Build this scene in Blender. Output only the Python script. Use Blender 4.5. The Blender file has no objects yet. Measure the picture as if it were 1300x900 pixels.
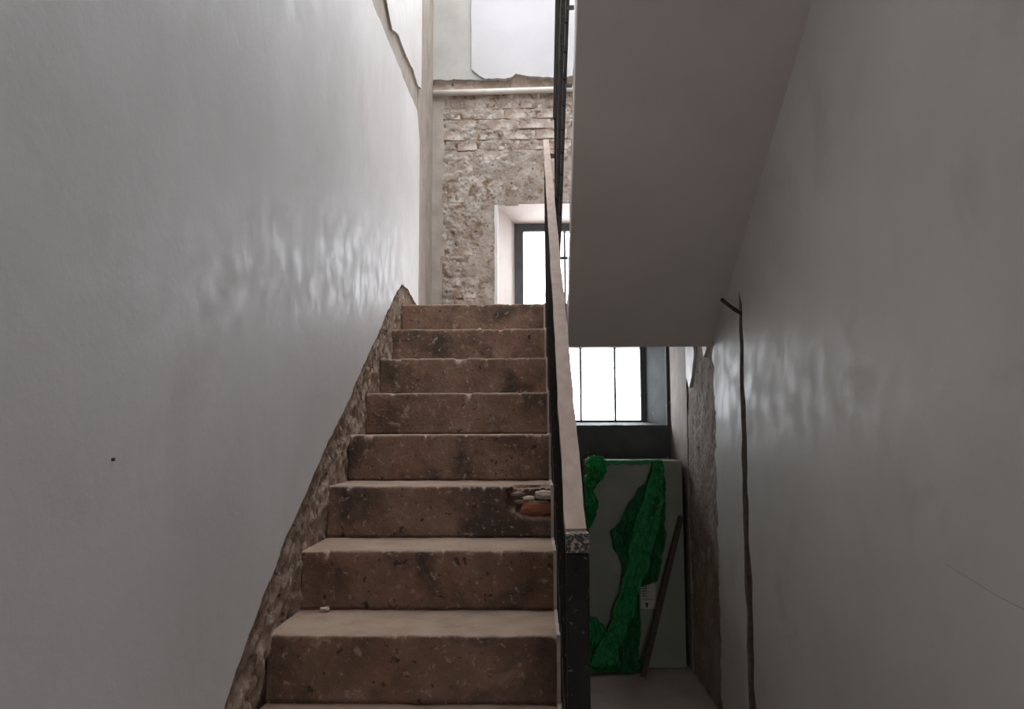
import bpy, bmesh, math, random
from mathutils import Vector, Matrix, noise, geometry
random.seed(7)
S = bpy.context.scene
COL = S.collection

# ------------------------------------------------------------------ camera
F_PX, TH, PS, RO = 1015.0, 0.0968, 0.02638, -0.00308
fw = Vector((-math.sin(PS)*math.cos(TH), math.cos(PS)*math.cos(TH), math.sin(TH)))
r0 = Vector((math.cos(PS), math.sin(PS), 0)); u0 = r0.cross(fw)
rr = r0*math.cos(RO) + u0*math.sin(RO); uu = -r0*math.sin(RO) + u0*math.cos(RO)
cd = bpy.data.cameras.new('camera'); cam = bpy.data.objects.new('camera', cd); COL.objects.link(cam)
cd.sensor_width = 36; cd.sensor_fit = 'HORIZONTAL'; cd.lens = F_PX/1300*36; cd.clip_start = 0.02
cam.matrix_world = Matrix(((rr.x, uu.x, -fw.x, 0), (rr.y, uu.y, -fw.y, 0), (rr.z, uu.z, -fw.z, 0), (0, 0, 0, 1)))
S.camera = cam

# ------------------------------------------------------------------ world and exposure
W = bpy.data.worlds.new('overcast_sky'); S.world = W; W.use_nodes = True
bg = W.node_tree.nodes['Background']; bg.inputs['Color'].default_value = (0.93, 0.94, 1.0, 1); bg.inputs['Strength'].default_value = 9.0
S.view_settings.view_transform = 'Standard'; S.view_settings.look = 'None'
S.view_settings.gamma = 1; S.view_settings.use_curve_mapping = False; S.view_settings.exposure = 0.74

def portal(loc, rot, sx, sz):
    l = bpy.data.lights.new('window_portal', 'AREA'); l.shape = 'RECTANGLE'; l.size = sx; l.size_y = sz
    l.cycles.is_portal = True
    o = bpy.data.objects.new('window_portal', l); o.location = loc; o.rotation_euler = rot; COL.objects.link(o)

# ------------------------------------------------------------------ measures (metres, eye at the origin)
XL, XR, XS = -0.734, 0.970, 0.066          # left wall, right wall, open side of the lower flight
D, FL = 5.75, -1.481                        # back wall, floor
T, R, D0, Z0 = 0.317, 0.184, 2.280, -0.561  # lower flight: going, rise, a riser and its tread height
ZL = Z0 + 7*R                               # landing
DW = 6.10                                   # plane of the window frames
TOP, REAR = 5.3, -4.2
SKY = (-.60, .85, .9, 5.2)                 # unseen rooflight, added for light from above and lengthened to brighten the risers
portal(((-.12+.84)/2, DW+.05, 1.2), (math.radians(-90), 0, 0), .96, .75)
portal((.49, DW+.05, .39), (math.radians(-90), 0, 0), .72, .62)
portal((.1, DW+.05, 4.2), (math.radians(-90), 0, 0), 1.3, 1.7)
portal((.55, REAR-.12, -.45), (math.radians(90), 0, 0), .5, 2.06)
portal((.115, REAR-.12, 4.4), (math.radians(90), 0, 0), 1.3, 1.4)
portal(((SKY[0]+SKY[1])/2, (SKY[2]+SKY[3])/2, TOP+.21), (0, 0, 0), SKY[1]-SKY[0], SKY[3]-SKY[2])

# ------------------------------------------------------------------ materials
def material(name, c1, c2, rough=.8, scale=4, detail=6, bump=.2, bscale=30, bdist=.01, spots=None, lit_dust=None,
             rough2=None, spec=.5, metal=0, lo=.35, hi=.65, stretch=(1, 1, 1), cracks=0, rscale=0):
    m = bpy.data.materials.new(name); m.use_nodes = True; n = m.node_tree.nodes; k = m.node_tree.links
    b = n['Principled BSDF']; b.inputs['Specular IOR Level'].default_value = spec; b.inputs['Metallic'].default_value = metal
    tc = n.new('ShaderNodeTexCoord'); mp = n.new('ShaderNodeMapping'); mp.inputs['Scale'].default_value = stretch
    k.new(tc.outputs['Object'], mp.inputs[0])
    def nz(sc, dt=6, ro=.55, dis=0):
        t = n.new('ShaderNodeTexNoise'); t.inputs['Scale'].default_value = sc; t.inputs['Detail'].default_value = dt
        t.inputs['Roughness'].default_value = ro; t.inputs['Distortion'].default_value = dis
        k.new(mp.outputs[0], t.inputs['Vector']); return t
    def mr(src, a, z, o0=0, o1=1):
        t = n.new('ShaderNodeMapRange'); t.inputs['From Min'].default_value = a; t.inputs['From Max'].default_value = z
        t.inputs['To Min'].default_value = o0; t.inputs['To Max'].default_value = o1
        k.new(src, t.inputs['Value']); return t.outputs['Result']
    def mix(fac, a, bcol):
        t = n.new('ShaderNodeMix'); t.data_type = 'RGBA'; k.new(fac, t.inputs[0])
        if isinstance(a, tuple): t.inputs[6].default_value = (*a, 1)
        else: k.new(a, t.inputs[6])
        t.inputs[7].default_value = (*bcol, 1); return t.outputs[2]
    base = nz(scale, detail)
    col = mix(mr(base.outputs['Fac'], lo, hi), c1, c2)
    for (c, sc, a, z) in (spots or []):
        col = mix(mr(nz(sc, 5, .6, .4).outputs['Fac'], a, z), col, c)
    if lit_dust:  # upward faces paler: some dust, plus light from above put into the colour
        g = n.new('ShaderNodeNewGeometry'); sx = n.new('ShaderNodeSeparateXYZ'); k.new(g.outputs['Normal'], sx.inputs[0])
        ma = n.new('ShaderNodeMath'); ma.operation = 'MULTIPLY'
        k.new(mr(sx.outputs['Z'], .3, .9), ma.inputs[0]); k.new(mr(nz(9, 4).outputs['Fac'], .3, .6, .45, 1), ma.inputs[1])
        col = mix(ma.outputs[0], col, lit_dust)
    if cracks:
        v = n.new('ShaderNodeTexVoronoi'); v.feature = 'DISTANCE_TO_EDGE'; v.inputs['Scale'].default_value = cracks
        w = nz(5, 4); va = n.new('ShaderNodeVectorMath'); va.operation = 'ADD'
        k.new(mp.outputs[0], va.inputs[0]); k.new(w.outputs['Color'], va.inputs[1]); k.new(va.outputs[0], v.inputs['Vector'])
        col = mix(mr(v.outputs['Distance'], 0, .006, .5, 0), col, (c1[0]*.5, c1[1]*.5, c1[2]*.5))
    k.new(col, b.inputs['Base Color'])
    if rough2 is not None: k.new(mr(nz(rscale or scale*1.7, 5).outputs['Fac'], .35, .65, rough, rough2), b.inputs['Roughness'])
    else: b.inputs['Roughness'].default_value = rough
    if bump:
        bp = n.new('ShaderNodeBump'); bp.inputs['Strength'].default_value = bump; bp.inputs['Distance'].default_value = bdist
        k.new(nz(bscale, 8, .6).outputs['Fac'], bp.inputs['Height']); k.new(bp.outputs[0], b.inputs['Normal'])
    return m

M = {}
M['plaster'] = material('white_gauged_plaster', (.62, .60, .59), (.71, .69, .685), .47, 1.6, 6, .20, 20, .006, rough2=.70, spec=.5, rscale=12,
                        spots=[((.62, .58, .56), 2.2, .56, .75)])
M['plaster_r'] = material('grey_white_plaster', (.60, .58, .55), (.68, .665, .63), .48, 1.6, 6, .18, 18, .006, rough2=.68, rscale=9, spec=.4,
                          spots=[((.55, .51, .47), 2.0, .56, .75)])
M['plaster_top'] = material('dusty_white_plaster', (.47, .455, .465), (.53, .515, .525), .7, 2, 6, .1, 20, .004)
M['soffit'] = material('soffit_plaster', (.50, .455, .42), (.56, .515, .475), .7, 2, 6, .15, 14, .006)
M['old_render'] = material('old_beige_render', (.31, .265, .225), (.40, .35, .305), .85, 7, 8, .5, 40, .006)
M['grey_render'] = material('grey_render', (.35, .335, .305), (.42, .405, .375), .85, 5, 6, .3, 40, .005)
M['masonry'] = material('bare_masonry', (.23, .155, .112), (.40, .30, .235), .9, 16, 8, .7, 60, .01,
                        spots=[((.40, .33, .27), 22, .58, .66), ((.09, .06, .045), 30, .58, .66)])
M['parging'] = material('lime_smeared_parging', (.26, .21, .17), (.42, .365, .32), .9, 9, 8, .7, 45, .01,
                        spots=[((.20, .135, .09), 13, .54, .64), ((.10, .07, .05), 38, .60, .66), ((.47, .435, .405), 10, .58, .68)])
M['brick'] = material('old_brick', (.29, .215, .165), (.39, .32, .265), .9, 12, 8, .6, 60, .006, spots=[((.55, .50, .45), 8, .5, .62)])
M['redbrick'] = material('red_brick', (.26, .085, .045), (.34, .13, .075), .9, 25, 6, .6, 80, .004)
M['rubble'] = material('pale_rubble', (.40, .30, .23), (.55, .45, .38), .9, 25, 6, .6, 80, .004)
M['step'] = material('worn_pink_cement', (.140, .076, .047), (.235, .142, .096), .82, 6, 9, .7, 60, .007, lit_dust=(.31, .215, .155),
                     spots=[((.235, .118, .074), 3.1, .50, .66), ((.060, .038, .027), 4.6, .50, .66), ((.30, .215, .16), 19, .64, .70), ((.05, .032, .024), 75, .63, .68), ((.30, .215, .16), 48, .60, .67), ((.04, .026, .02), 28, .63, .68)])
M['arris'] = material('pale_arris_plaster', (.36, .29, .24), (.46, .385, .33), .85, 9, 6, .3, 50, .003)
M['pitted'] = material('pitted_brown_render', (.27, .20, .155), (.40, .32, .265), .9, 5, 7, .5, 45, .008, spots=[((.09, .06, .045), 28, .63, .67), ((.46, .40, .35), 9, .56, .68)])
M['floor'] = material('dusty_concrete', (.46, .385, .33), (.56, .475, .41), .8, 5, 8, .3, 50, .004, spots=[((.2, .16, .13), 40, .66, .7)])
M['dark_wall'] = material('backlit_dark_render', (.055, .062, .064), (.085, .092, .092), .8, 6, 7, .4, 30, .006,
                          spots=[((.22, .20, .18), 9, .66, .70)])  # dark cement, with backlit shade also put into the colour
M['pink_reveal'] = material('pinkish_reveal_plaster', (.50, .43, .40), (.56, .49, .455), .7, 4, 6, .2, 30, .004)
M['black_steel'] = material('chipped_black_steel', (.012, .011, .010), (.022, .019, .017), .6, 20, 6, .3, 60, .002, spec=.15,
                            spots=[((.10, .075, .055), 60, .64, .68)])
M['grey_steel'] = material('worn_grey_steel', (.06, .072, .075), (.095, .11, .115), .35, 20, 6, .2, 60, .002, spec=.6, stretch=(1, .2, 1))
M['newel_paint'] = material('flaking_black_paint', (.010, .009, .008), (.018, .016, .014), .65, 20, 6, .4, 90, .002, spec=.12,
                            spots=[((.10, .08, .065), 95, .62, .68)])
M['newel_cap'] = material('speckled_worn_paint', (.03, .027, .025), (.05, .042, .038), .6, 60, 6, .5, 120, .002, spec=.15,
                          spots=[((.30, .26, .22), 150,   .50, .55)])
M['rail_top'] = material('pale_dusty_timber', (.33, .235, .185), (.41, .305, .245), .75, 6, 6, .3, 60, .003, stretch=(6, 1, 6))
M['win_frame'] = material('dark_grey_window_paint', (.05, .056, .06), (.075, .08, .085), .5, 12, 5, .2, 60, .002)
M['pipe'] = material('pale_painted_pipe', (.55, .50, .45), (.62, .58, .53), .5, 12, 5, .2, 50, .002)
M['cabinet'] = material('grey_green_enamel', (.19, .20, .145), (.235, .24, .175), .55, 5, 5, .1, 40, .002)
M['sticker'] = material('paper_sticker', (.42, .38, .31), (.47, .43, .36), .7, 20, 4, 0)
M['ink'] = material('black_ink', (.02, .02, .02), (.03, .03, .03), .7, 20, 4, 0)
M['timber'] = material('dark_brown_timber', (.045, .028, .019), (.07, .043, .029), .7, 6, 7, .4, 60, .003, stretch=(1, 1, 8))
M['rust'] = material('dark_rusted_steel', (.03, .02, .015), (.05, .035, .025), .7, 30, 5, .3, 90, .002)
M['chase'] = material('raw_cut_mortar', (.17, .135, .112), (.25, .205, .17), .9, 30, 6, .7, 90, .006)

m = bpy.data.materials.new('green_plastic_film'); m.use_nodes = True; n = m.node_tree.nodes; k = m.node_tree.links
b = n['Principled BSDF']; b.inputs['Base Color'].default_value = (.03, .34, .10, 1); b.inputs['Roughness'].default_value = .28
tr = n.new('ShaderNodeBsdfTranslucent'); tr.inputs['Color'].default_value = (.02, .42, .08, 1)
tp = n.new('ShaderNodeBsdfTransparent'); tp.inputs['Color'].default_value = (.25, .75, .32, 1)
m1 = n.new('ShaderNodeMixShader'); m1.inputs[0].default_value = .35; m2 = n.new('ShaderNodeMixShader'); m2.inputs[0].default_value = .08
k.new(b.outputs[0], m1.inputs[1]); k.new(tr.outputs[0], m1.inputs[2]); k.new(m1.outputs[0], m2.inputs[1]); k.new(tp.outputs[0], m2.inputs[2])
k.new(m2.outputs[0], n['Material Output'].inputs['Surface'])
tx = n.new('ShaderNodeTexNoise'); tx.inputs['Scale'].default_value = 22; tx.inputs['Detail'].default_value = 5
bp = n.new('ShaderNodeBump'); bp.inputs['Strength'].default_value = .8; bp.inputs['Distance'].default_value = .012
k.new(tx.outputs['Fac'], bp.inputs['Height']); k.new(bp.outputs[0], b.inputs['Normal'])
M['film'] = m
m = m.copy(); m.name = 'thin_shaded_film'; M['film_thin_shade'] = m  # more see-through copy for the drape, with shade put into its darker green
for q in m.node_tree.nodes:
    if q.type == 'MIX_SHADER' and abs(q.inputs[0].default_value-.08) < .001: q.inputs[0].default_value = .38
    if q.type == 'BSDF_PRINCIPLED': q.inputs['Base Color'].default_value = (.02, .24, .07, 1)
    if q.type == 'BSDF_TRANSPARENT': q.inputs['Color'].default_value = (.10, .45, .16, 1)

m = bpy.data.materials.new('dusty_window_glass'); m.use_nodes = True; n = m.node_tree.nodes; k = m.node_tree.links
n.remove(n['Principled BSDF'])
tp = n.new('ShaderNodeBsdfTransparent'); tp.inputs['Color'].default_value = (.93, .95, .95, 1)
gl = n.new('ShaderNodeBsdfGlossy'); gl.inputs['Roughness'].default_value = .05
mx = n.new('ShaderNodeMixShader'); mx.inputs[0].default_value = .06
k.new(tp.outputs[0], mx.inputs[1]); k.new(gl.outputs[0], mx.inputs[2]); k.new(mx.outputs[0], n['Material Output'].inputs['Surface'])
M['glass'] = m

# ------------------------------------------------------------------ helpers
def link(name, me, mt, parent=None, smooth=False):
    o = bpy.data.objects.new(name, me)
    if mt is not None and not me.materials: me.materials.append(mt)
    if smooth:
        for p in me.polygons: p.use_smooth = True
    COL.objects.link(o)
    if parent: o.parent = parent; o.matrix_parent_inverse = Matrix.Translation(-parent.location) if parent.location.length else Matrix()
    return o
def from_data(name, vs, fs, mt, parent=None, smooth=False):
    me = bpy.data.meshes.new(name); me.from_pydata([tuple(v) for v in vs], [], fs); me.update()
    bm = bmesh.new(); bm.from_mesh(me); bmesh.ops.recalc_face_normals(bm, faces=bm.faces); bm.to_mesh(me); bm.free()
    return link(name, me, mt, parent, smooth)
def box_bm(bm, x0, x1, y0, y1, z0, z1, bev=0):
    b2 = bmesh.new(); bmesh.ops.create_cube(b2, size=1)
    for v in b2.verts: v.co = Vector(((x0+x1)/2+v.co.x*(x1-x0), (y0+y1)/2+v.co.y*(y1-y0), (z0+z1)/2+v.co.z*(z1-z0)))
    if bev: bmesh.ops.bevel(b2, geom=b2.edges[:], offset=bev, segments=2, affect='EDGES', profile=.5)
    me = bpy.data.meshes.new('t'); b2.to_mesh(me); b2.free(); bm.from_mesh(me); bpy.data.meshes.remove(me)
def boxes(name, bl, mt, parent=None, bev=0):
    bm = bmesh.new()
    for b_ in bl: box_bm(bm, *b_, bev=bev)
    me = bpy.data.meshes.new(name); bm.to_mesh(me); bm.free()
    return link(name, me, mt, parent)
def empty(name, loc=(0, 0, 0)):
    o = bpy.data.objects.new(name, None); o.location = loc; o.empty_display_size = .1; COL.objects.link(o); return o
def tag(o, label=None, cat=None, group=None, kind=None):
    if label: o['label'] = label
    if cat: o['category'] = cat
    if group: o['group'] = group
    if kind: o['kind'] = kind
    return o
def nz3(x, y, z, s=1, seed=0): return noise.noise(Vector((x*s+seed*7.3, y*s-seed*3.1, z*s+seed*1.7)))
def fract(x, y, z, s, oct=4, seed=0): return noise.fractal(Vector((x*s+seed*7.3, y*s-seed*3.1, z*s+seed)), 1.0, 2.1, oct)
def jag(pts, step=.02):
    """pts: (a, b, amplitude of the segment that starts here)"""
    out = []
    for i, (a, b_, amp) in enumerate(pts):
        a2, b2, _ = pts[(i+1) % len(pts)]
        out.append((a, b_))
        if amp:
            L = math.hypot(a2-a, b2-b_); nn = int(L/step)
            nx, ny = -(b2-b_)/max(L, 1e-6), (a2-a)/max(L, 1e-6)
            for j in range(1, nn):
                t = j/nn; x, y = a+(a2-a)*t, b_+(b2-b_)*t
                o_ = amp*(1.6*fract(x, y, 0, 9, 2, 3)+.9*fract(x, y, 0, 40, 2, 5))
                out.append((x+nx*o_, y+ny*o_))
    return out
def prism(name, loops, plane, c0, c1, mt, parent=None, side=None):
    """loops of 2D points (outer, holes); plane 'x': (y,z) 'y': (x,z) 'z': (x,y); from c0 (front) to c1"""
    P = {'x': lambda a, b_, c: (c, a, b_), 'y': lambda a, b_, c: (a, c, b_), 'z': lambda a, b_, c: (a, b_, c)}[plane]
    tris = geometry.tessellate_polygon([[Vector((a, b_, 0)) for a, b_ in l] for l in loops])
    flat = [q for l in loops for q in l]; N = len(flat)
    vs = [P(a, b_, c0) for a, b_ in flat]+[P(a, b_, c1) for a, b_ in flat]
    fs = [tuple(t) for t in tris]+[tuple(i+N for i in reversed(t)) for t in tris]
    o = 0
    for l in loops:
        for i in range(len(l)):
            j = (i+1) % len(l); fs.append((o+i, o+j, o+j+N, o+i+N))
        o += len(l)
    ob = from_data(name, vs, fs, mt, parent)
    if side:                                     # broken edges show the raw coat
        ob.data.materials.append(side)
        for p in ob.data.polygons:
            if len(p.vertices) == 4: p.material_index = 1
    return ob
def sheet(name, fn, nu, nv, mt, parent=None, keep=None, smooth=True):
    vs = [fn(i/nu, j/nv) for j in range(nv+1) for i in range(nu+1)]; fs = []
    for j in range(nv):
        for i in range(nu):
            if keep and not keep((i+.5)/nu, (j+.5)/nv): continue
            a = j*(nu+1)+i; fs.append((a, a+1, a+nu+2, a+nu+1))
    me = bpy.data.meshes.new(name); me.from_pydata(vs, [], fs); me.update()
    return link(name, me, mt, parent, smooth)
def tube_bm(bm, pts, rad, seg=10):
    pts = [Vector(p) for p in pts]; rings = []
    for i, p in enumerate(pts):
        t = (pts[min(i+1, len(pts)-1)]-pts[max(i-1, 0)]).normalized()
        a = t.cross(Vector((0, 0, 1))) if abs(t.z) < .9 else t.cross(Vector((1, 0, 0))); a.normalize(); b_ = t.cross(a)
        rd = rad[i] if isinstance(rad, (list, tuple)) else rad
        rings.append([bm.verts.new(p+a*rd*math.cos(2*math.pi*j/seg)+b_*rd*math.sin(2*math.pi*j/seg)) for j in range(seg)])
    for r1, r2 in zip(rings, rings[1:]):
        for j in range(seg): bm.faces.new((r1[j], r1[(j+1) % seg], r2[(j+1) % seg], r2[j]))
    bm.faces.new(rings[0][::-1]); bm.faces.new(rings[-1])
def tube(name, pts, rad, mt, parent=None, seg=10):
    bm = bmesh.new(); tube_bm(bm, pts, rad, seg); me = bpy.data.meshes.new(name); bm.to_mesh(me); bm.free()
    return link(name, me, mt, parent, True)
nos = lambda d: Z0+(d-D0)*R/T            # nosing line of the lower flight
PT = .018                                # plaster thickness

# ------------------------------------------------------------------ left wall
wl = boxes('wall_left', [(XL-.3, XL-PT-.012, REAR, D+.6, FL-.3, TOP)], M['masonry']); tag(wl, kind='structure')
low = [(-.7, FL), (1.0, FL)]
band = [(1.20, nos(1.2)-.02), (1.94, nos(1.944)+.106), (2.014, -.579), (2.175, -.462), (2.367, -.323), (2.503, -.245), (2.66, -.150), (2.79, -.07),
        (2.96, .02), (3.13, .105), (3.36, .245), (3.57, .368), (3.76, .47), (3.94, .585), (4.18, .72), (4.408, .831)]
zt = 1.985
poly = [(REAR, FL, 0), (.9, FL, 0), (1.205, FL+.0, .004)]
poly = [(REAR, FL, 0), (.905, FL, .0)] + [(d, z, .006) for d, z in band] + [(4.62, .84, .006), (4.99, .80, 0), (4.99, ZL, 0), (5.065, ZL, .0),
        (5.062, 1.0, .001), (5.062, 1.9, .004), (4.946, 2.06, .006), (4.6, 2.03, .006), (4.2, 2.02, .005), (3.8, 2.0, .005), (3.49, 1.985, .005),
        (3.0, 1.97, .005), (2.2, 1.98, .005), (1.7, 2.0, 0), (1.64, 2.09, 0), (REAR, 2.09, 0)]
prism('lower_plaster', [jag(poly)], 'x', XL, XL-PT-.012, M['plaster'], wl, M['old_render'])
poly = [(5.12, 2.28, .004), (5.125, 3.2, 0), (5.125, TOP, 0), (REAR, TOP, 0), (REAR, 2.25, 0), (2.0, 2.25, .004), (3.0, 2.19, .005), (3.85, 2.185, .006),
        (4.03, 2.12, .004), (4.2, 2.19, .005), (4.5, 2.20, .005), (4.77, 2.245, .006), (4.95, 2.23, .004)]
prism('upper_plaster', [jag(poly)], 'x', XL, XL-PT-.012, M['plaster'], wl, M['old_render'])
# smooth beige strip between the white plaster and the corner, in two coats
prism('corner_render', [jag([(5.05, ZL-.1, .003), (5.05, TOP, 0), (5.50, TOP, 0), (5.50, ZL-.1, 0)])], 'x', XL-.010, XL-PT-.012, M['old_render'], wl)
prism('corner_render', [[(5.505, ZL-.1), (5.505, TOP), (D+.02, TOP), (D+.02, ZL-.1)]], 'x', XL-.004, XL-PT-.012, M['old_render'], wl)
prism('slab_chase', [jag([(1.0, 1.93, 0), (1.0, 2.3, 0), (5.04, 2.32, 0), (5.04, 1.85, 0)])], 'x', XL-.014, XL-PT-.02, M['old_render'], wl)
# bare masonry above the flight, lumpy
def bare_left(u, v):
    d = 1.0+u*4.1; lo_ = nos(d)-.30; hi_ = nos(d)+.26
    if d > 4.4: lo_ = min(lo_, ZL-.02); hi_ = min(nos(d)+.26, 1.02-(d-4.4)*.1)
    z = lo_+(hi_-lo_)*v
    h = .010*fract(0, d, z, 9, 3, 1)+.012*fract(0, d*1.2, z, 30, 4, 2)
    return (XL-.014+max(-.012, min(.012, h)), d, z)
sheet('bare_masonry', bare_left, 520, 64, M['masonry'], wl)
# a nail hole and small marks in the plaster
tube('nail', [(XL-.01, 1.385, -.045), (XL+.004, 1.385, -.045)], .0035, M['rust'], wl, 6)

# ------------------------------------------------------------------ right wall
wr = boxes('wall_right', [(XR+PT+.012, XR+.3, REAR, D+.6, FL-.3, TOP)], M['chase']); tag(wr, kind='structure')
g0 = 3.700; g1 = 3.728
gr = random.Random(3)
ch = []
zz = FL; side_a = []; side_b = []
while zz < .60:
    w_ = (.040+.022*abs(nz3(0, 0, zz, 5, 1))+.018*(zz < -.3)*(.6+nz3(0, 0, zz, 7, 5)))*(1-.4*max(0, zz/.6)); c_ = 3.735+.035*nz3(0, 0, zz, 2.6, 2)+.018*nz3(0, 0, zz, 9, 4)
    side_a.append((c_-w_, zz)); side_b.append((c_+w_, zz)); zz += .03
side_a.append((3.745, .655)); 
edge = jag([(4.33, FL, .006), (4.325, .46, .006), (4.33, .66, 0)])[:-1]
poly = [(REAR, FL)] + side_a + side_b[::-1] + [p for p in edge] + [(4.33, TOP-3.0)]
poly = [(REAR, FL)] + side_a + side_b[::-1] + [p for p in jag([(4.33, FL, .03), (4.30, .6, 0), (4.4, .7, 0)])[:-1]] + [(4.33, .6), (5.0, .62), (D+.02, .62), (D+.02, TOP), (REAR, TOP)]
prism('white_plaster', [poly], 'x', XR, XR+PT+.012, M['plaster_r'], wr, M['chase'])
def bare_right(u, v):
    d = 4.28+u*.95; z = FL+.0+(.63-FL)*v
    h = .006*fract(0, d, z, 8, 3, 4)+.005*fract(0, d, z, 40, 2, 6)
    return (XR+.014-max(-.012, min(.011, h)), d, z)
sheet('bare_masonry', bare_right, 96, 200, M['pitted'], wr)
prism('smooth_render', [jag([(5.13, FL, .006), (5.15, -.3, .008), (5.12, .63, 0), (D+.02, .63, 0), (D+.02, FL, 0)])], 'x', XR+.008, XR+.03, M['old_render'], wr, M['masonry'])
prism('plaster_patch', [jag([(4.83, .63, .002), (4.82, .45, .004), (4.90, .33, .003), (4.99, .27, .003), (5.07, .34, .003), (5.09, .63, 0)], .012)], 'x', XR-.003, XR+.03, M['plaster_r'], wr)
prism('plaster_patch', [jag([(4.46, .60, .002), (4.47, .46, .002), (4.55, .42, .002), (4.60, .52, .002), (4.66, .60, 0)], .012)], 'x', XR-.002, XR+.03, M['plaster_r'], wr)
rod = tube('metal_rod', [(XR+.012, 3.745, .55), (XR-.02, 3.78, .58), (XR-.055, 3.85, .635)], .010, M['rust'], None, 8)
tag(rod, 'short rusty rod sticking out at the top of the groove in the right wall', 'rod')

tube('scratch', [(XR-.0002, 1.951, -.312), (XR-.0002, 1.745, -.345), (XR-.0002, 1.565, -.36)], .0004, M['chase'], wr, 5)

# ------------------------------------------------------------------ back wall
wbk = empty('wall_back', (0, 0, 0)); tag(wbk, kind='structure')
OX0, OZ1 = -.265, 1.68
full = [(XL-.05, FL-.1), (XR+.05, FL-.1), (XR+.05, TOP), (XL-.05, TOP)]
up_hole = [(OX0, .82), (.93, .82), (.93, OZ1), (OX0, OZ1)]
lo_hole = [(.10, .045), (.955, .045), (.955, .64), (.10, .64)]
tp_hole = [(-.55, 3.35), (.75, 3.35), (.75, 5.05), (-.55, 5.05)]
prism('wall_core', [full, up_hole, lo_hole, tp_hole], 'y', D+.04, D+.12, M['masonry'], wbk)
def reveal(name, hole, inner, mt, y0=D+.03, y1=DW):
    vs = [(a, y0, b_) for a, b_ in hole]+[(a, y1, b_) for a, b_ in inner]
    out = [(a+(.06 if a > .2 else -.06), y0, b_+(.06 if b_ == max(q[1] for q in hole) else -.06)) for a, b_ in hole]
    out2 = [(a+(.25 if a > .2 else -.25), y1, b_+(.2 if b_ == max(q[1] for q in inner) else -.2)) for a, b_ in inner]
    vs += out+out2
    fs = []
    for i in range(4):
        j = (i+1) % 4
        fs += [(i, j, j+4, i+4), (8+i, 8+j, j, i), (i+4, j+4, 12+j, 12+i), (12+i, 12+j, 8+j, 8+i)]
    return from_data(name, vs, fs, mt, wbk)
UW = (-.125, .86, .83, 1.60); LW = (.14, .84, .075, .70); TW = (-.50, .70, 3.40, 5.0)
rc = lambda w: [(w[0], w[2]), (w[1], w[2]), (w[1], w[3]), (w[0], w[3])]
reveal('upper_reveal', up_hole, rc(UW), M['pink_reveal']); reveal('lower_reveal', lo_hole, rc(LW), M['dark_wall'])
reveal('top_reveal', tp_hole, rc(TW), M['plaster'])
# outer leaf closes the wall round the window frames
prism('outer_leaf', [full, rc((UW[0]-.01, UW[1]+.01, UW[2]-.01, UW[3]+.01)), rc((LW[0]-.01, LW[1]+.01, LW[2]-.01, LW[3])), rc(TW)], 'y', DW+.02, DW+.14, M['grey_render'], wbk)
# lower part: dark render, backlit shade partly in its colour
prism('dark_render', [[(XS, FL), (XR+.03, FL), (XR+.03, .642), (.955, .642), (.955, .045), (.10, .045), (.10, .642), (XS, .642)]], 'y', D, D+.05, M['dark_wall'], wbk)
prism('sill_edge', [jag([(XS, .020, .0), (XR+.0, .020, .0), (XR+.0, .046, .002), (XS, .046, 0)])], 'y', D-.012, D+.04, M['dark_wall'], wbk)
# upper part: grey render and the white sheet of plaster over it
prism('grey_render', [jag([(XL-.03, 2.635, .008), (-.30, 2.63, 0), (-.30, 3.3, 0), (-.40, TOP, 0), (XL-.03, TOP, 0)])], 'y', D+.004, D+.05, M['grey_render'], wbk)
prism('white_plaster', [jag([(-.452, 3.3, .003), (-.447, 2.70, .003), (-.36, 2.635, .010), (-.2, 2.625, .012), (-.12, 2.665, .008), (.0, 2.64, .012),
       (.15, 2.63, .01), (.45, 2.66, .008), (XR+.03, 2.64, 0), (XR+.03, TOP, 0), (.75, TOP, 0), (.75, 3.35, 0), (-.452, 3.35, 0)])], 'y', D-.012, D+.05, M['plaster_top'], wbk)
prism('white_plaster', [[(-.452, 3.35), (-.55, 3.35), (-.55, TOP), (-.452, TOP)]], 'y', D-.012, D+.05, M['plaster_top'], wbk)
prism('white_plaster', [[(-.552, 5.05), (-.552, TOP), (.75, TOP), (.75, 5.05)]], 'y', D-.012, D+.05, M['plaster_top'], wbk)
prism('corner_band', [jag([(XL-.03, ZL-.05, 0), (-.648, ZL-.05, .008), (-.655, 2.50, .006), (XL-.03, 2.52, 0)])], 'y', D-.008, D+.05, M['old_render'], wbk)
# ledge of rough mortar above the pipe
def ledge(u, v):
    x = XL+(XR-XL)*u; z = 2.50+.165*v
    prof = .030*math.exp(-((v-.55)/.28)**2)
    return (x, min(D+.038, D+.012+prof+.010*fract(x, 0, z, 14, 3, 8)), z)
sheet('mortar_ledge', ledge, 200, 22, M['pitted'], wbk)
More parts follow.
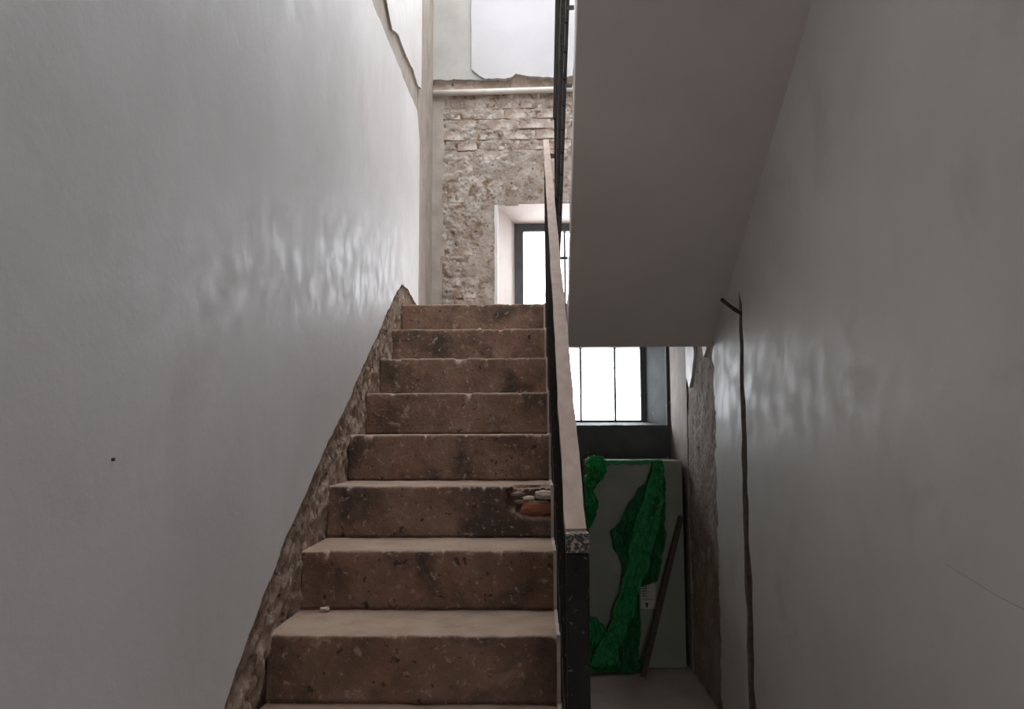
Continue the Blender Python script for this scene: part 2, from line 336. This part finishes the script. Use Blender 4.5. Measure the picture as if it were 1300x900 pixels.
# lime smeared bricks
brng = random.Random(11)
bmeshes = []
for q in range(5):
    bm = bmesh.new(); bmesh.ops.create_cube(bm, size=1)
    bmesh.ops.subdivide_edges(bm, edges=[e for e in bm.edges if abs((e.verts[0].co-e.verts[1].co).x) > .5], cuts=3)
    for v in bm.verts:
        v.co = Vector((v.co.x*.222, v.co.y*.06, v.co.z*.066))
        v.co += Vector((nz3(*v.co, 30, q)*.006, nz3(*v.co, 40, q+9)*.006, nz3(*v.co, 35, q+5)*.007))
    me = bpy.data.meshes.new('brick'); bm.to_mesh(me); bm.free(); me.materials.append(M['brick']); bmeshes.append(me)
row = 0; z = ZL+.04
while z < 2.50:
    x = -.56-(.115 if row % 2 else 0)
    while x < XR-.08:
        inside = (x+.10 > OX0 and x-.10 < .93 and z-.03 < OZ1+.005)
        if not inside and x > -.60:
            o = bpy.data.objects.new('brick', brng.choice(bmeshes)); COL.objects.link(o); o.parent = wbk
            o.location = (x+brng.uniform(-.006, .006), D+.025+brng.uniform(-.006, .008), z+brng.uniform(-.003, .003))
            o.rotation_euler = (brng.uniform(-.03, .03), brng.uniform(-.02, .02), brng.uniform(-.03, .03))
        x += .236
    z += .0795; row += 1
def parge(u, v):
    x = -.66+(XR+.66)*u; z = ZL-.03+(2.53-ZL+.03)*v
    bricky = max(0, min(1, (z-1.95)/.15))*(.68+.5*nz3(x, 0, z, 3, 6))
    bricky = max(bricky, max(0, min(1, (-.36-x)/.10))*.30)
    sm = max(0, min(1, (x+.45+.25*nz3(x, 0, z, 5, 8))/.12))*max(0, min(1, (2.02+.12*nz3(x, 0, z, 6, 9)-z)/.1))
    k_ = 1-.72*sm
    rowf = ((z-ZL-.04)/.0795+.5) % 1.0; joint = math.exp(-((min(rowf, 1-rowf))/.13)**2)
    h = .012-.012*bricky+.010*fract(x, 0, z, 7, 3, 3)*k_+.010*fract(x, 0, z, 24, 4, 4)*k_-.016*joint*bricky*(.4+nz3(x, 0, z, 9, 2)*1.4)
    return (x, D-.002-max(-.03, h)*1.0, z)
def pk(u, v):
    x = -.66+(XR+.66)*u; z = ZL-.03+(2.53-ZL+.03)*v
    top = OZ1+.012*nz3(x, 0, 0, 9, 4)+(.0 if x > -.1 else -.02)
    return not (x > OX0-.005 and x < .94 and z < top)
sheet('lime_parging', parge, 260, 280, M['parging'], wbk, pk)
# thin white bead round the broken opening
prism('reveal_bead', [jag([(OX0-.012, ZL, .002), (OX0-.012, OZ1-.02, .004), (OX0+.012, OZ1-.02, .002), (OX0+.010, ZL, 0)])], 'y', D-.022, D+.06, M['plaster'], wbk)
prism('smooth_render', [jag([(-.42, ZL+.22, .012), (OX0-.015, ZL+.20, .0), (OX0-.015, 1.62, .012), (-.36, 1.60, .02), (-.40, 1.3, .02)])], 'y', D-.010, D+.03, M['old_render'], wbk)

# ------------------------------------------------------------------ windows
def window(name, w, vbars, hbars, fwid, hthk):
    root = empty(name, ((w[0]+w[1])/2, DW+.02, w[2])); tag(root, kind='structure')
    x0, x1, z0, z1 = w
    boxes('window_frame', [(x0-.02, x0+fwid, DW-.03, DW+.03, z0-.02, z1+.02), (x1-fwid, x1+.02, DW-.03, DW+.03, z0-.02, z1+.02),
                    (x0+fwid, x1-fwid, DW-.03, DW+.03, z0-.02, z0+fwid*.5), (x0+fwid, x1-fwid, DW-.03, DW+.03, z1-fwid, z1+.02)], M['win_frame'], root, .003)
    for v in vbars: boxes('mullion', [(v-.008, v+.008, DW-.02, DW+.02, z0+fwid*.5, z1-fwid)], M['win_frame'], root, .002)
    for h in hbars: boxes('glazing_bar', [(x0+fwid, x1-fwid, DW-.010, DW+.006, h-hthk, h+hthk)], M['win_frame'], root)
    xs = [x0+fwid]+vbars+[x1-fwid]; zs = [z0+fwid*.5]+hbars+[z1-fwid]
    for a, b_ in zip(xs, xs[1:]):
        for c, e in zip(zs, zs[1:]):
            boxes('glass_pane', [(a, b_, DW+.008, DW+.012, c, e)], M['glass'], root)
window('window_1', UW, [.25, .55], [], .055, .003)
window('window_2', LW, [.362, .622], [.27, .485], .028, .0025)
window('window_3', TW, [-.10, .30], [4.2], .05, .006)

# ------------------------------------------------------------------ rear, floor, ceilings
wf = prism('wall_rear', [[(XL-.05, FL-.1), (XR+.05, FL-.1), (XR+.05, TOP), (XL-.05, TOP)], [(.30, FL), (.80, FL), (.80, FL+2.06), (.30, FL+2.06)], [(-.55, 3.7), (.78, 3.7), (.78, 5.1), (-.55, 5.1)]], 'y', REAR, REAR-.2, M['plaster_r'])
tag(wf, kind='structure')
w5 = empty('added_rear_window', (.115, REAR-.1, 3.7)); tag(w5, kind='structure')  # unseen rear window, added to brighten the upper risers
boxes('window_frame', [(-.55, -.50, REAR-.14, REAR-.08, 3.7, 5.1), (.73, .78, REAR-.14, REAR-.08, 3.7, 5.1), (-.50, .73, REAR-.14, REAR-.08, 3.7, 3.75), (-.50, .73, REAR-.14, REAR-.08, 5.05, 5.1)], M['win_frame'], w5)
boxes('mullion', [(.10, .13, REAR-.13, REAR-.09, 3.75, 5.05)], M['win_frame'], w5)
for xa, xb in ((-.50, .10), (.13, .73)): boxes('glass_pane', [(xa, xb, REAR-.113, REAR-.108, 3.75, 5.05)], M['glass'], w5)
d1 = empty('fill_door', (.35, REAR-.1, FL)); tag(d1, kind='structure')  # unseen door opening, added and sized for fill from behind
boxes('door_frame', [(.30, .35, REAR-.16, REAR+.02, FL, FL+2.06), (.75, .80, REAR-.16, REAR+.02, FL, FL+2.06), (.35, .75, REAR-.16, REAR+.02, FL+2.01, FL+2.06)], M['timber'], d1, .004)
def fl(u, v):
    x = XL-.05+(XR-XL+.1)*u; y = REAR-.1+(D+.1-REAR+.1)*v
    return (x, y, FL-.004+.004*fract(x, y, 0, 6, 3, 2))
f_ = boxes('floor', [(XL-.05, XR+.05, REAR-.2, D+.1, FL-.25, FL-.012)], M['floor']); tag(f_, kind='structure')
sheet('floor_screed', fl, 60, 260, M['floor'], f_)
c_ = boxes('ceiling', [(XL-.03, XR+.03, REAR-.1, .2, 2.09, 2.25), (.164, XR+.03, .2, 1.64, 2.09, 2.25)], M['soffit']); tag(c_, kind='structure')
c2 = prism('ceiling', [[(XL-.3, REAR-.2), (XR+.3, REAR-.2), (XR+.3, D+.6), (XL-.3, D+.6)], [(SKY[0], SKY[2]), (SKY[1], SKY[2]), (SKY[1], SKY[3]), (SKY[0], SKY[3])]], 'z', TOP, TOP+.2, M['soffit']); tag(c2, kind='structure')
w4 = empty('unseen_rooflight', ((SKY[0]+SKY[1])/2, (SKY[2]+SKY[3])/2, TOP)); tag(w4, kind='structure')  # glazing of the added rooflight, out of view
for q in range(5):
    yq = SKY[2]+(SKY[3]-SKY[2])*q/4; boxes('glazing_bar', [(SKY[0]-.03, SKY[1]+.03, yq-.015, yq+.015, TOP+.16, TOP+.20)], M['win_frame'], w4)
    if q < 4: boxes('glass_pane', [(SKY[0]-.03, SKY[1]+.03, yq+.015, yq+(SKY[3]-SKY[2])/4-.015, TOP+.175, TOP+.180)], M['glass'], w4)

# ------------------------------------------------------------------ lower flight
st = empty('staircase', (-.33, .9, FL)); tag(st, 'worn pinkish brown cement flight of steps rising along the left wall', 'staircase')
def step(i, depth=T, broken=False):
    d = D0+i*T; z = Z0+i*R; zb = z-R
    n = 200; vs = []; fs = []
    prof = [(0, zb)]+[(0, zb+R*q/14) for q in range(1, 13)]+[(0, z-.012), (.001, z-.005), (.004, z-.0015), (.010, z)]+[(.010+(depth-.010)*q/12, z) for q in range(1, 13)]
    m_ = len(prof)
    for a in range(n+1):
        x = XL-.012+(XS-XL+.012)*a/n
        for j, (y, zz_) in enumerate(prof):
            yy = d+y; z2 = zz_
            edge = math.exp(-((zz_-z)/.02)**2)*math.exp(-(y/.03)**2)
            fr = fract(x, yy, zz_, 12, 4, i+1)
            chip = max(0, fract(x, i*3.3, 0, 22, 4, i+2)-.25)+.06*abs(fract(x, i, 0, 60, 2, i))
            yy += .0035*fr + edge*chip*.022
            z2 += (-edge*chip*.020 + .003*fr*(y > .003)) if j else 0
            if y < .001: yy += .006*math.exp(-((zz_-zb)/.02)**2)*fract(x, 0, i, 15, 3, 4)-.004*(math.exp(-((zz_-zb)/.015)**2))
            # rough open edge at the railing
            x2 = x
            if a > n-3: x2 = x+.004*fract(0, yy, z2, 25, 3, 6)-.002
            if broken:
                cx = (x+.012+.02*nz3(0, 0, zz_, 30, 4))/.095; cz = (zz_-(z-.052)+.02*nz3(x, 0, 0, 25, 3))/.064
                k_ = max(0, 1-(cx*cx*(1 if x < -.012 else .05)+cz*cz))
                if k_ > 0 and y < .05:
                    k_ = min(1, k_*6); yy += k_*(.030+.016*fract(x, 0, zz_, 40, 2, 1)); z2 -= k_*.010*(y > .0005)
            if j == m_-1: yy = d+depth
            if j == 0: yy = d-.003; z2 = zb
            vs.append((x2, yy, z2))
    for a in range(n):
        for j in range(m_-1):
            q = a*m_+j; fs.append((q, q+m_, q+m_+1, q+1))
    # closing sides, back and bottom
    o = len(vs)
    for a in (0, n):
        x = vs[a*m_][0]; vs.append((x, d+depth, zb))
    for s_, a in ((0, 0), (1, n)):
        fs.append(tuple([o+s_]+[a*m_+j for j in range(m_)]))
    fs.append((o, o+1)+tuple(a*m_+m_-1 for a in range(n, -1, -1))); fs.append((o, o+1)+tuple(a*m_ for a in range(n, -1, -1)))
    s = from_data('step', vs, fs, M['step'], st)
    for p in s.data.polygons: p.use_smooth = len(p.vertices) == 4
    return s
steps = {}
for i in range(-4, 8):
    steps[i] = step(i, T if i < 7 else .12, i == 2)
s2 = steps[2]; s2['label'] = 'step with a broken right edge'
d2 = D0+2*T; z2_ = Z0+2*R
# exposed brick and rubble in the break (pieces of the step)
def lump(name, c, sz, mt, seed, parent, sub=2):
    bm = bmesh.new(); bmesh.ops.create_icosphere(bm, subdivisions=sub, radius=1)
    for v in bm.verts:
        k_ = 1+.35*nz3(*v.co, 1.6, seed)
        p = v.co*k_; p = Vector([math.copysign(abs(t)**.75, t) for t in p])
        v.co = Vector((c[0]+p.x*sz[0], c[1]+p.y*sz[1], c[2]+p.z*sz[2]))
    me = bpy.data.meshes.new(name); bm.to_mesh(me); bm.free(); return link(name, me, mt, parent)
lump('exposed_brick', (.008, d2+.028, z2_-.082), (.062, .022, .026), M['redbrick'], 3, s2, 3)
lump('rubble_piece', (.036, d2+.024, z2_-.034), (.034, .024, .016), M['rubble'], 5, s2, 3)
lump('rubble_piece', (-.018, d2+.030, z2_-.048), (.026, .020, .012), M['rubble'], 6, s2)
lump('rubble_piece', (-.062, d2+.030, z2_-.030), (.026, .018, .008), M['masonry'], 8, s2)
lump('rubble_piece', (.014, d2+.026, z2_-.058), (.040, .016, .005), M['rubble'], 9, s2)
lump('rubble_piece', (-.052, d2+.030, z2_-.058), (.020, .018, .007), M['masonry'], 15, s2)
# pale plaster arris along the open side, stepped with the treads
sp = []
for i in range(-4, 8):
    a0 = D0+i*T; z1 = Z0+i*R
    sp += [(a0-.006, (z1-R+.004) if i > -4 else FL, .002), (a0-.005, z1+.003, .0025)]
sp += [(4.60, ZL+.003, 0), (4.60, ZL-.16, 0), (D0-3*T+.25, FL, 0)]
prism('side_plaster', [jag(sp, .012)], 'x', XS-.005, XS+.005, M['arris'], st)
# solid body under the steps
pts = [(D0-4*T, FL-.01)]
for i in range(-4, 8): pts += [(D0+i*T+.004, Z0+(i-1)*R-.0005 if i > -4 else FL), (D0+(i+1)*T+.004 if i < 7 else D-.004, Z0+(i-1)*R-.0005 if i > -4 else FL)]
pts = [(a, max(b_, FL)) for a, b_ in pts][1:] + [(D-.004, FL-.01)]
pp = [(D0-3*T+.01, FL-.01)]
for i in range(-3, 8):
    a0 = D0+i*T+.01; a1 = D0+(i+1)*T+.01 if i < 7 else D-.004
    zz_ = Z0+(i-1)*R-.001
    if i == 7: zz_ = ZL-.084
    pp += [(a0, min(zz_, ZL-.084)), (a1, min(zz_, ZL-.084))]
pp += [(D-.004, FL-.01)]
prism('flight_body', [pp], 'x', XL+.0, XS-.004, M['old_render'], st)
ld = prism('landing', [[(XL-.01, 4.62), (XS, 4.62), (XS, 4.502), (XR+.01, 4.502), (XR+.01, D+.02), (XL-.01, D+.02)]], 'z', ZL, ZL-.082, M['step'])
tag(ld, 'half landing of pinkish cement below the upper window', 'landing')
peb = lump('stone_chip', (XL+.075, D0+T-.035, Z0+.008), (.016, .012, .008), M['rubble'], 12, None); tag(peb, 'small pale stone chip on the tread at the left wall', 'stone')
peb = lump('stone_chip', (-.285, D0+6*T+.05, Z0+6*R+.005), (.010, .008, .006), M['rubble'], 13, None); tag(peb, 'tiny grit lump on the top tread, below the window', 'stone')

# ------------------------------------------------------------------ upper flight
R2 = .19; SL = R2/T; A0 = 4.18
def xl2(d): return .163+(d-2.65)*(.193-.163)/(4.35-2.65)
uf = empty('staircase', (.57, 4.35, ZL-.1)); tag(uf, 'upper flight seen from below with smooth plastered soffit, over the right wall side', 'staircase')
def skew_prism(name, prof, mt, parent, xr=XR+.004, inset=0):
    n = len(prof); vs = [(xl2(a)+inset, a, b_) for a, b_ in prof]+[(xr, a, b_) for a, b_ in prof]
    fs = [tuple(range(n)), tuple(range(2*n-1, n-1, -1))]+[(i, (i+1) % n, (i+1) % n+n, i+n) for i in range(n)]
    return from_data(name, vs, fs, mt, parent)
skew_prism('soffit_slab', [(4.35, .46), (1.64, .46+SL*(4.35-1.64)), (1.64, ZL+SL*(A0-1.64)), (A0, ZL), (4.50, ZL), (4.50, .63)], M['soffit'], uf)
for q in range(8):
    a = A0-T*q; zb = ZL+R2*q
    skew_prism('step', [(a, zb), (a, zb+R2), (a-T, zb+R2)], M['step'], uf)
skew_prism('fascia', [(4.35, .462), (1.70, .462+SL*2.65), (1.70, ZL+SL*(A0-1.70)), (A0, ZL), (4.498, ZL), (4.498, .61)], M['plaster'], uf, xr=.165+.04, inset=-.004)

# ------------------------------------------------------------------ lower railing
rl = empty('stair_railing', (.075, 1.39, Z0-2.8*R)); tag(rl, 'lower stair railing of black steel with a pale timber handrail along the open side', 'railing')
HT = .93; ya, yb = 1.366, 4.66
def slanted(name, x0, x1, y0, y1, zf, t0, t1, mt, parent, x0b=None, x1b=None, rough=0):
    n = 60; vs = []; fs = []
    x0b = x0 if x0b is None else x0b; x1b = x1 if x1b is None else x1b
    for i in range(n+1):
        t = i/n; y = y0+(y1-y0)*t; a = x0+(x0b-x0)*t; b_ = x1+(x1b-x1)*t
        w_ = rough*fract(0, y, 0, 11, 3, 2)
        for (xx, zz_) in ((a+w_, t0), (b_+w_*.7, t0), (b_+w_*.7, t1), (a+w_, t1)): vs.append((xx, y, zf(y)+zz_))
    for i in range(n):
        for j in range(4): q = i*4; fs.append((q+j, q+(j+1) % 4, q+4+(j+1) % 4, q+4+j))
    fs += [(0, 1, 2, 3), (4*n+3, 4*n+2, 4*n+1, 4*n)]
    return from_data(name, vs, fs, mt, parent)
slanted('handrail', .053, .088, ya, yb, nos, HT-.022, HT, M['rail_top'], rl, .069, .102, .0028)
slanted('steel_bar', .058, .084, ya, yb, nos, HT-.034, HT-.0225, M['black_steel'], rl, .076, .096)
slanted('bottom_rail', .069, .081, ya, 4.45, nos, .06, .085, M['black_steel'], rl)
np_ = boxes('newel_post', [(.053, .089, ya-.038, ya-.001, Z0-3*R, nos(ya)+HT-.036)], M['newel_paint'], rl, .002); np_['label'] = 'black newel post with flaking paint'
ca = boxes('newel_cap', [(.052, .090, ya-.039, ya, nos(ya)+HT-.035, nos(ya)+HT-.003)], M['newel_cap'], rl, .002); ca['label'] = 'speckled worn top of the post'
bal = None; y = ya+.05
bm = bmesh.new(); box_bm(bm, -.006, .006, -.006, .006, -.12, HT-.034, .001); bme = bpy.data.meshes.new('baluster'); bm.to_mesh(bme); bm.free(); bme.materials.append(M['black_steel'])
while y < 4.5:
    o = bpy.data.objects.new('baluster', bme); COL.objects.link(o); o.location = (.0755, y, nos(y)); o.parent = rl
    o.matrix_parent_inverse = Matrix.Translation(-rl.location); y += .10
boxes('end_post', [(.078, .100, yb-.03, yb, ZL, nos(yb)+HT-.034)], M['black_steel'], rl, .002)

# ------------------------------------------------------------------ upper railing
ur = empty('stair_railing', (.13, 4.3, ZL)); tag(ur, 'upper stair railing of black steel in the gap, rising overhead', 'railing')
nos2 = lambda d: ZL+R2+(A0-d)*SL
slanted('handrail', .118, .146, 1.70, 4.30, nos2, .88, .905, M['grey_steel'], ur)
slanted('bottom_rail', .134, .148, 1.70, 4.22, nos2, -.02, .015, M['grey_steel'], ur)
slanted('middle_rail', .128, .138, 1.70, 4.30, nos2, .42, .445, M['grey_steel'], ur)
boxes('newel_post', [(.124, .146, 4.28, 4.302, .93, nos2(4.29)+.88)], M['black_steel'], ur, .002)
bm = bmesh.new(); box_bm(bm, -.006, .006, -.006, .006, -.02, .88, .001); bme2 = bpy.data.meshes.new('baluster'); bm.to_mesh(bme2); bm.free(); bme2.materials.append(M['black_steel'])
y = 1.80
while y < 4.25:
    o = bpy.data.objects.new('baluster', bme2); COL.objects.link(o); o.location = (.139, y, nos2(y)); o.parent = ur
    o.matrix_parent_inverse = Matrix.Translation(-ur.location); y += .11
for yy in (2.95, 3.25, 4.15): boxes('bracket', [(.140, xl2(yy)-.002, yy-.006, yy+.006, nos2(yy)-.03, nos2(yy)-.016)], M['grey_steel'], ur)
boxes('stub_bar', [(.096, .126, 4.285, 4.30, 1.505, 1.528)], M['rust'], ur)

# ------------------------------------------------------------------ pipe above the bricks
pi_ = tube('wall_pipe', [(XL+.002, D-.035, 2.510), (-.3, D-.035, 2.517), (.2, D-.035, 2.526), (XR-.002, D-.035, 2.537)], .022, M['pipe'], None, 14)
tag(pi_, 'pale painted pipe running level along the back wall above the bricks', 'pipe')

# ------------------------------------------------------------------ cabinet, film and timber under the lower window
CX0, CX1, CY0, CY1, CZ = .345, .955, 5.20, 5.70, -.187
cb = empty('cabinet', ((CX0+CX1)/2, (CY0+CY1)/2, FL)); tag(cb, 'tall grey-green cabinet standing below the lower window', 'cabinet')
boxes('body', [(CX0, CX1, CY0+.012, CY1, FL, CZ)], M['cabinet'], cb, .006)
boxes('front_panel', [(CX0+.004, CX1-.004, CY0, CY0+.012, FL+.01, CZ-.012)], M['cabinet'], cb, .004)
sk = boxes('sticker', [(.672, .766, CY0-.0015, CY0-.0002, -1.113, -.958)], M['sticker'], cb); sk['label'] = 'cream paper sticker'
boxes('print', [(.680, .712, CY0-.0022, CY0-.0016, zq, zq+.005) for zq in (-.975, -.99, -1.005, -1.02, -1.035)]
      + [(.704, .716, CY0-.0022, CY0-.0016, -1.105, -1.075), (.698, .722, CY0-.0022, CY0-.0016, -1.083, -1.077)]
      + [(.680, .758, CY0-.0022, CY0-.0016, -1.055, -1.052)], M['ink'], sk)
# film: strips given by rows (z, left x, right x, stand-off)
def film_strip(vs, fs, rows, nu, nv, seed, folds=3, amp=.02):
    def at(t):
        f = t*(len(rows)-1); i = min(int(f), len(rows)-2); a = f-i; a = a*a*(3-2*a)
        return [p+(q-p)*a for p, q in zip(rows[i], rows[i+1])]
    o = len(vs)
    for j in range(nv+1):
        z, xa, xb, off = at(j/nv)
        for i in range(nu+1):
            t = i/nu; x = xa+(xb-xa)*t+.016*fract(t*1.2, j/nv*6, 0, 2.2, 4, seed)
            y = CY0-.008-off-amp*.8*(.5+.5*math.sin(t*folds*6.28+3.5*fract(0, j/nv, 0, 4, 2, seed)))-amp*1.3*abs(nz3(x, z*.55, 0, 19, seed+2))-amp*.8*abs(nz3(x+z*.4, z, 0, 42, seed+3))-amp*.35*abs(nz3(x, z, 0, 95, seed))
            vs.append((x, min(y, CY0-.004), z+.008*fract(t, j/nv*5, 0, 5, 2, seed+4)))
    for j in range(nv):
        for i in range(nu): a = o+j*(nu+1)+i; fs.append((a, a+1, a+nu+2, a+nu+1))
vs = []; fs = []
# main drape from the top right down to the floor
film_strip(vs, fs, [(-.185, .773, .822, 0), (-.267, .741, .83, .01), (-.323, .716, .836, .01), (-.37, .663, .838, .015), (-.444, .611, .836, .02), (-.564, .552, .831, .02), (-.629, .48, .828, .02),
    (-.749, .512, .814, .02), (-.823, .552, .802, .02), (-.931, .553, .773, .025), (-.967, .539, .66, .03), (-1.094, .513, .658, .03), (-1.219, .46, .658, .04), (-1.322, .37, .65, .05), (-1.42, .345, .64, .06), (-1.466, .34, .63, .085)], 70, 220, 1, 2, .026)
nshade = len(fs)
# fold running down in front of it, its brightness put into the lighter colour
film_strip(vs, fs, [(-.201, .754, .815, .02), (-.303, .735, .822, .03), (-.414, .690, .815, .035), (-.525, .650, .80, .04), (-.635, .618, .775, .045), (-.763, .592, .735, .045), (-.891, .555, .69, .05),
    (-1.017, .520, .645, .055), (-1.142, .480, .605, .06), (-1.229, .435, .565, .07), (-1.332, .37, .52, .085), (-1.43, .35, .482, .10)], 44, 220, 21, 1, .026)
# bunch at the top left with its hanging strand
film_strip(vs, fs, [(-.155, .347, .442, 0), (-.191, .330, .468, .02), (-.247, .325, .462, .03), (-.303, .322, .431, .03), (-.369, .32, .38, .02), (-.453, .32, .413, .02), (-.509, .32, .397, .02), (-.603, .32, .359, .01)], 40, 110, 5, 2, .035)
# band over the top edge
o = len(vs); NU = 80
for i in range(NU+1):
    t = i/NU; x = .36+t*.46
    for j in range(9):
        s_ = j/8; w_ = .006*fract(t*6, s_, 0, 3, 3, 9)
        if s_ < .5: vs.append((x, CY0+.012-.03*(s_*2)+.10*(1-s_*2), CZ+.006+w_))
        else: vs.append((x, CY0-.016-w_, CZ+.004-(s_-.5)*.036*(1.2+fract(t*5, 0, 0, 2, 2, 4))))
for i in range(NU):
    for j in range(8): a = o+i*9+j; fs.append((a, a+9, a+10, a+1))
# pool of film on the floor
o = len(vs)
for i in range(61):
    t = i/60; x = .335+t*.34
    for j in range(13):
        s_ = j/12; vs.append((x, CY0-.015-.15*s_*(1-.55*t), FL+.020+.030*(1-s_)**1.5+.014*abs(fract(x*3, s_*2, 0, 4, 3, 7))))
for i in range(60):
    for j in range(12): a = o+i*13+j; fs.append((a, a+13, a+14, a+1))
# end of the sheet hanging low on the left
film_strip(vs, fs, [(-1.16, .335, .39, .004), (-1.244, .335, .463, .012), (-1.33, .335, .441, .03), (-1.411, .335, .43, .05), (-1.46, .335, .45, .08)], 30, 50, 9, 2, .02)
me = bpy.data.meshes.new('plastic_film'); me.from_pydata(vs, [], fs); me.update()
film = link('plastic_film', me, M['film'], None, True); me.materials.append(M['film_thin_shade'])
for p in me.polygons[:nshade]: p.material_index = 1
sm = film.modifiers.new('thickness', 'SOLIDIFY'); sm.thickness = .0012
tag(film, 'crumpled green plastic film draped over the cabinet and pooling on the floor', 'plastic sheet')
# timber batten leaning across the cabinet
a = Vector((.650, CY0-.21, FL+.012)); b_ = Vector((.935, CY0-.018, -.535))
t_ = (b_-a).normalized(); sd = Vector((0, 1, 0)).cross(t_).normalized()*.016; dp = t_.cross(sd).normalized()*.011
bm = bmesh.new(); ring = []
for q in range(13):
    c = a.lerp(b_, q/12); w_ = 1+.12*nz3(q, 0, 0, .7, 3)
    ring.append([bm.verts.new(c+sd*sx*w_+dp*sy) for sx, sy in ((-1, -1), (1, -1), (1, 1), (-1, 1))])
for r1, r2 in zip(ring, ring[1:]):
    for j in range(4): bm.faces.new((r1[j], r1[(j+1) % 4], r2[(j+1) % 4], r2[j]))
bm.faces.new(ring[0][::-1]); bm.faces.new(ring[-1]); bmesh.ops.recalc_face_normals(bm, faces=bm.faces)
me = bpy.data.meshes.new('timber_batten'); bm.to_mesh(me); bm.free()
tb = link('timber_batten', me, M['timber']); tag(tb, 'dark timber batten leaning slantwise against the cabinet front', 'timber')
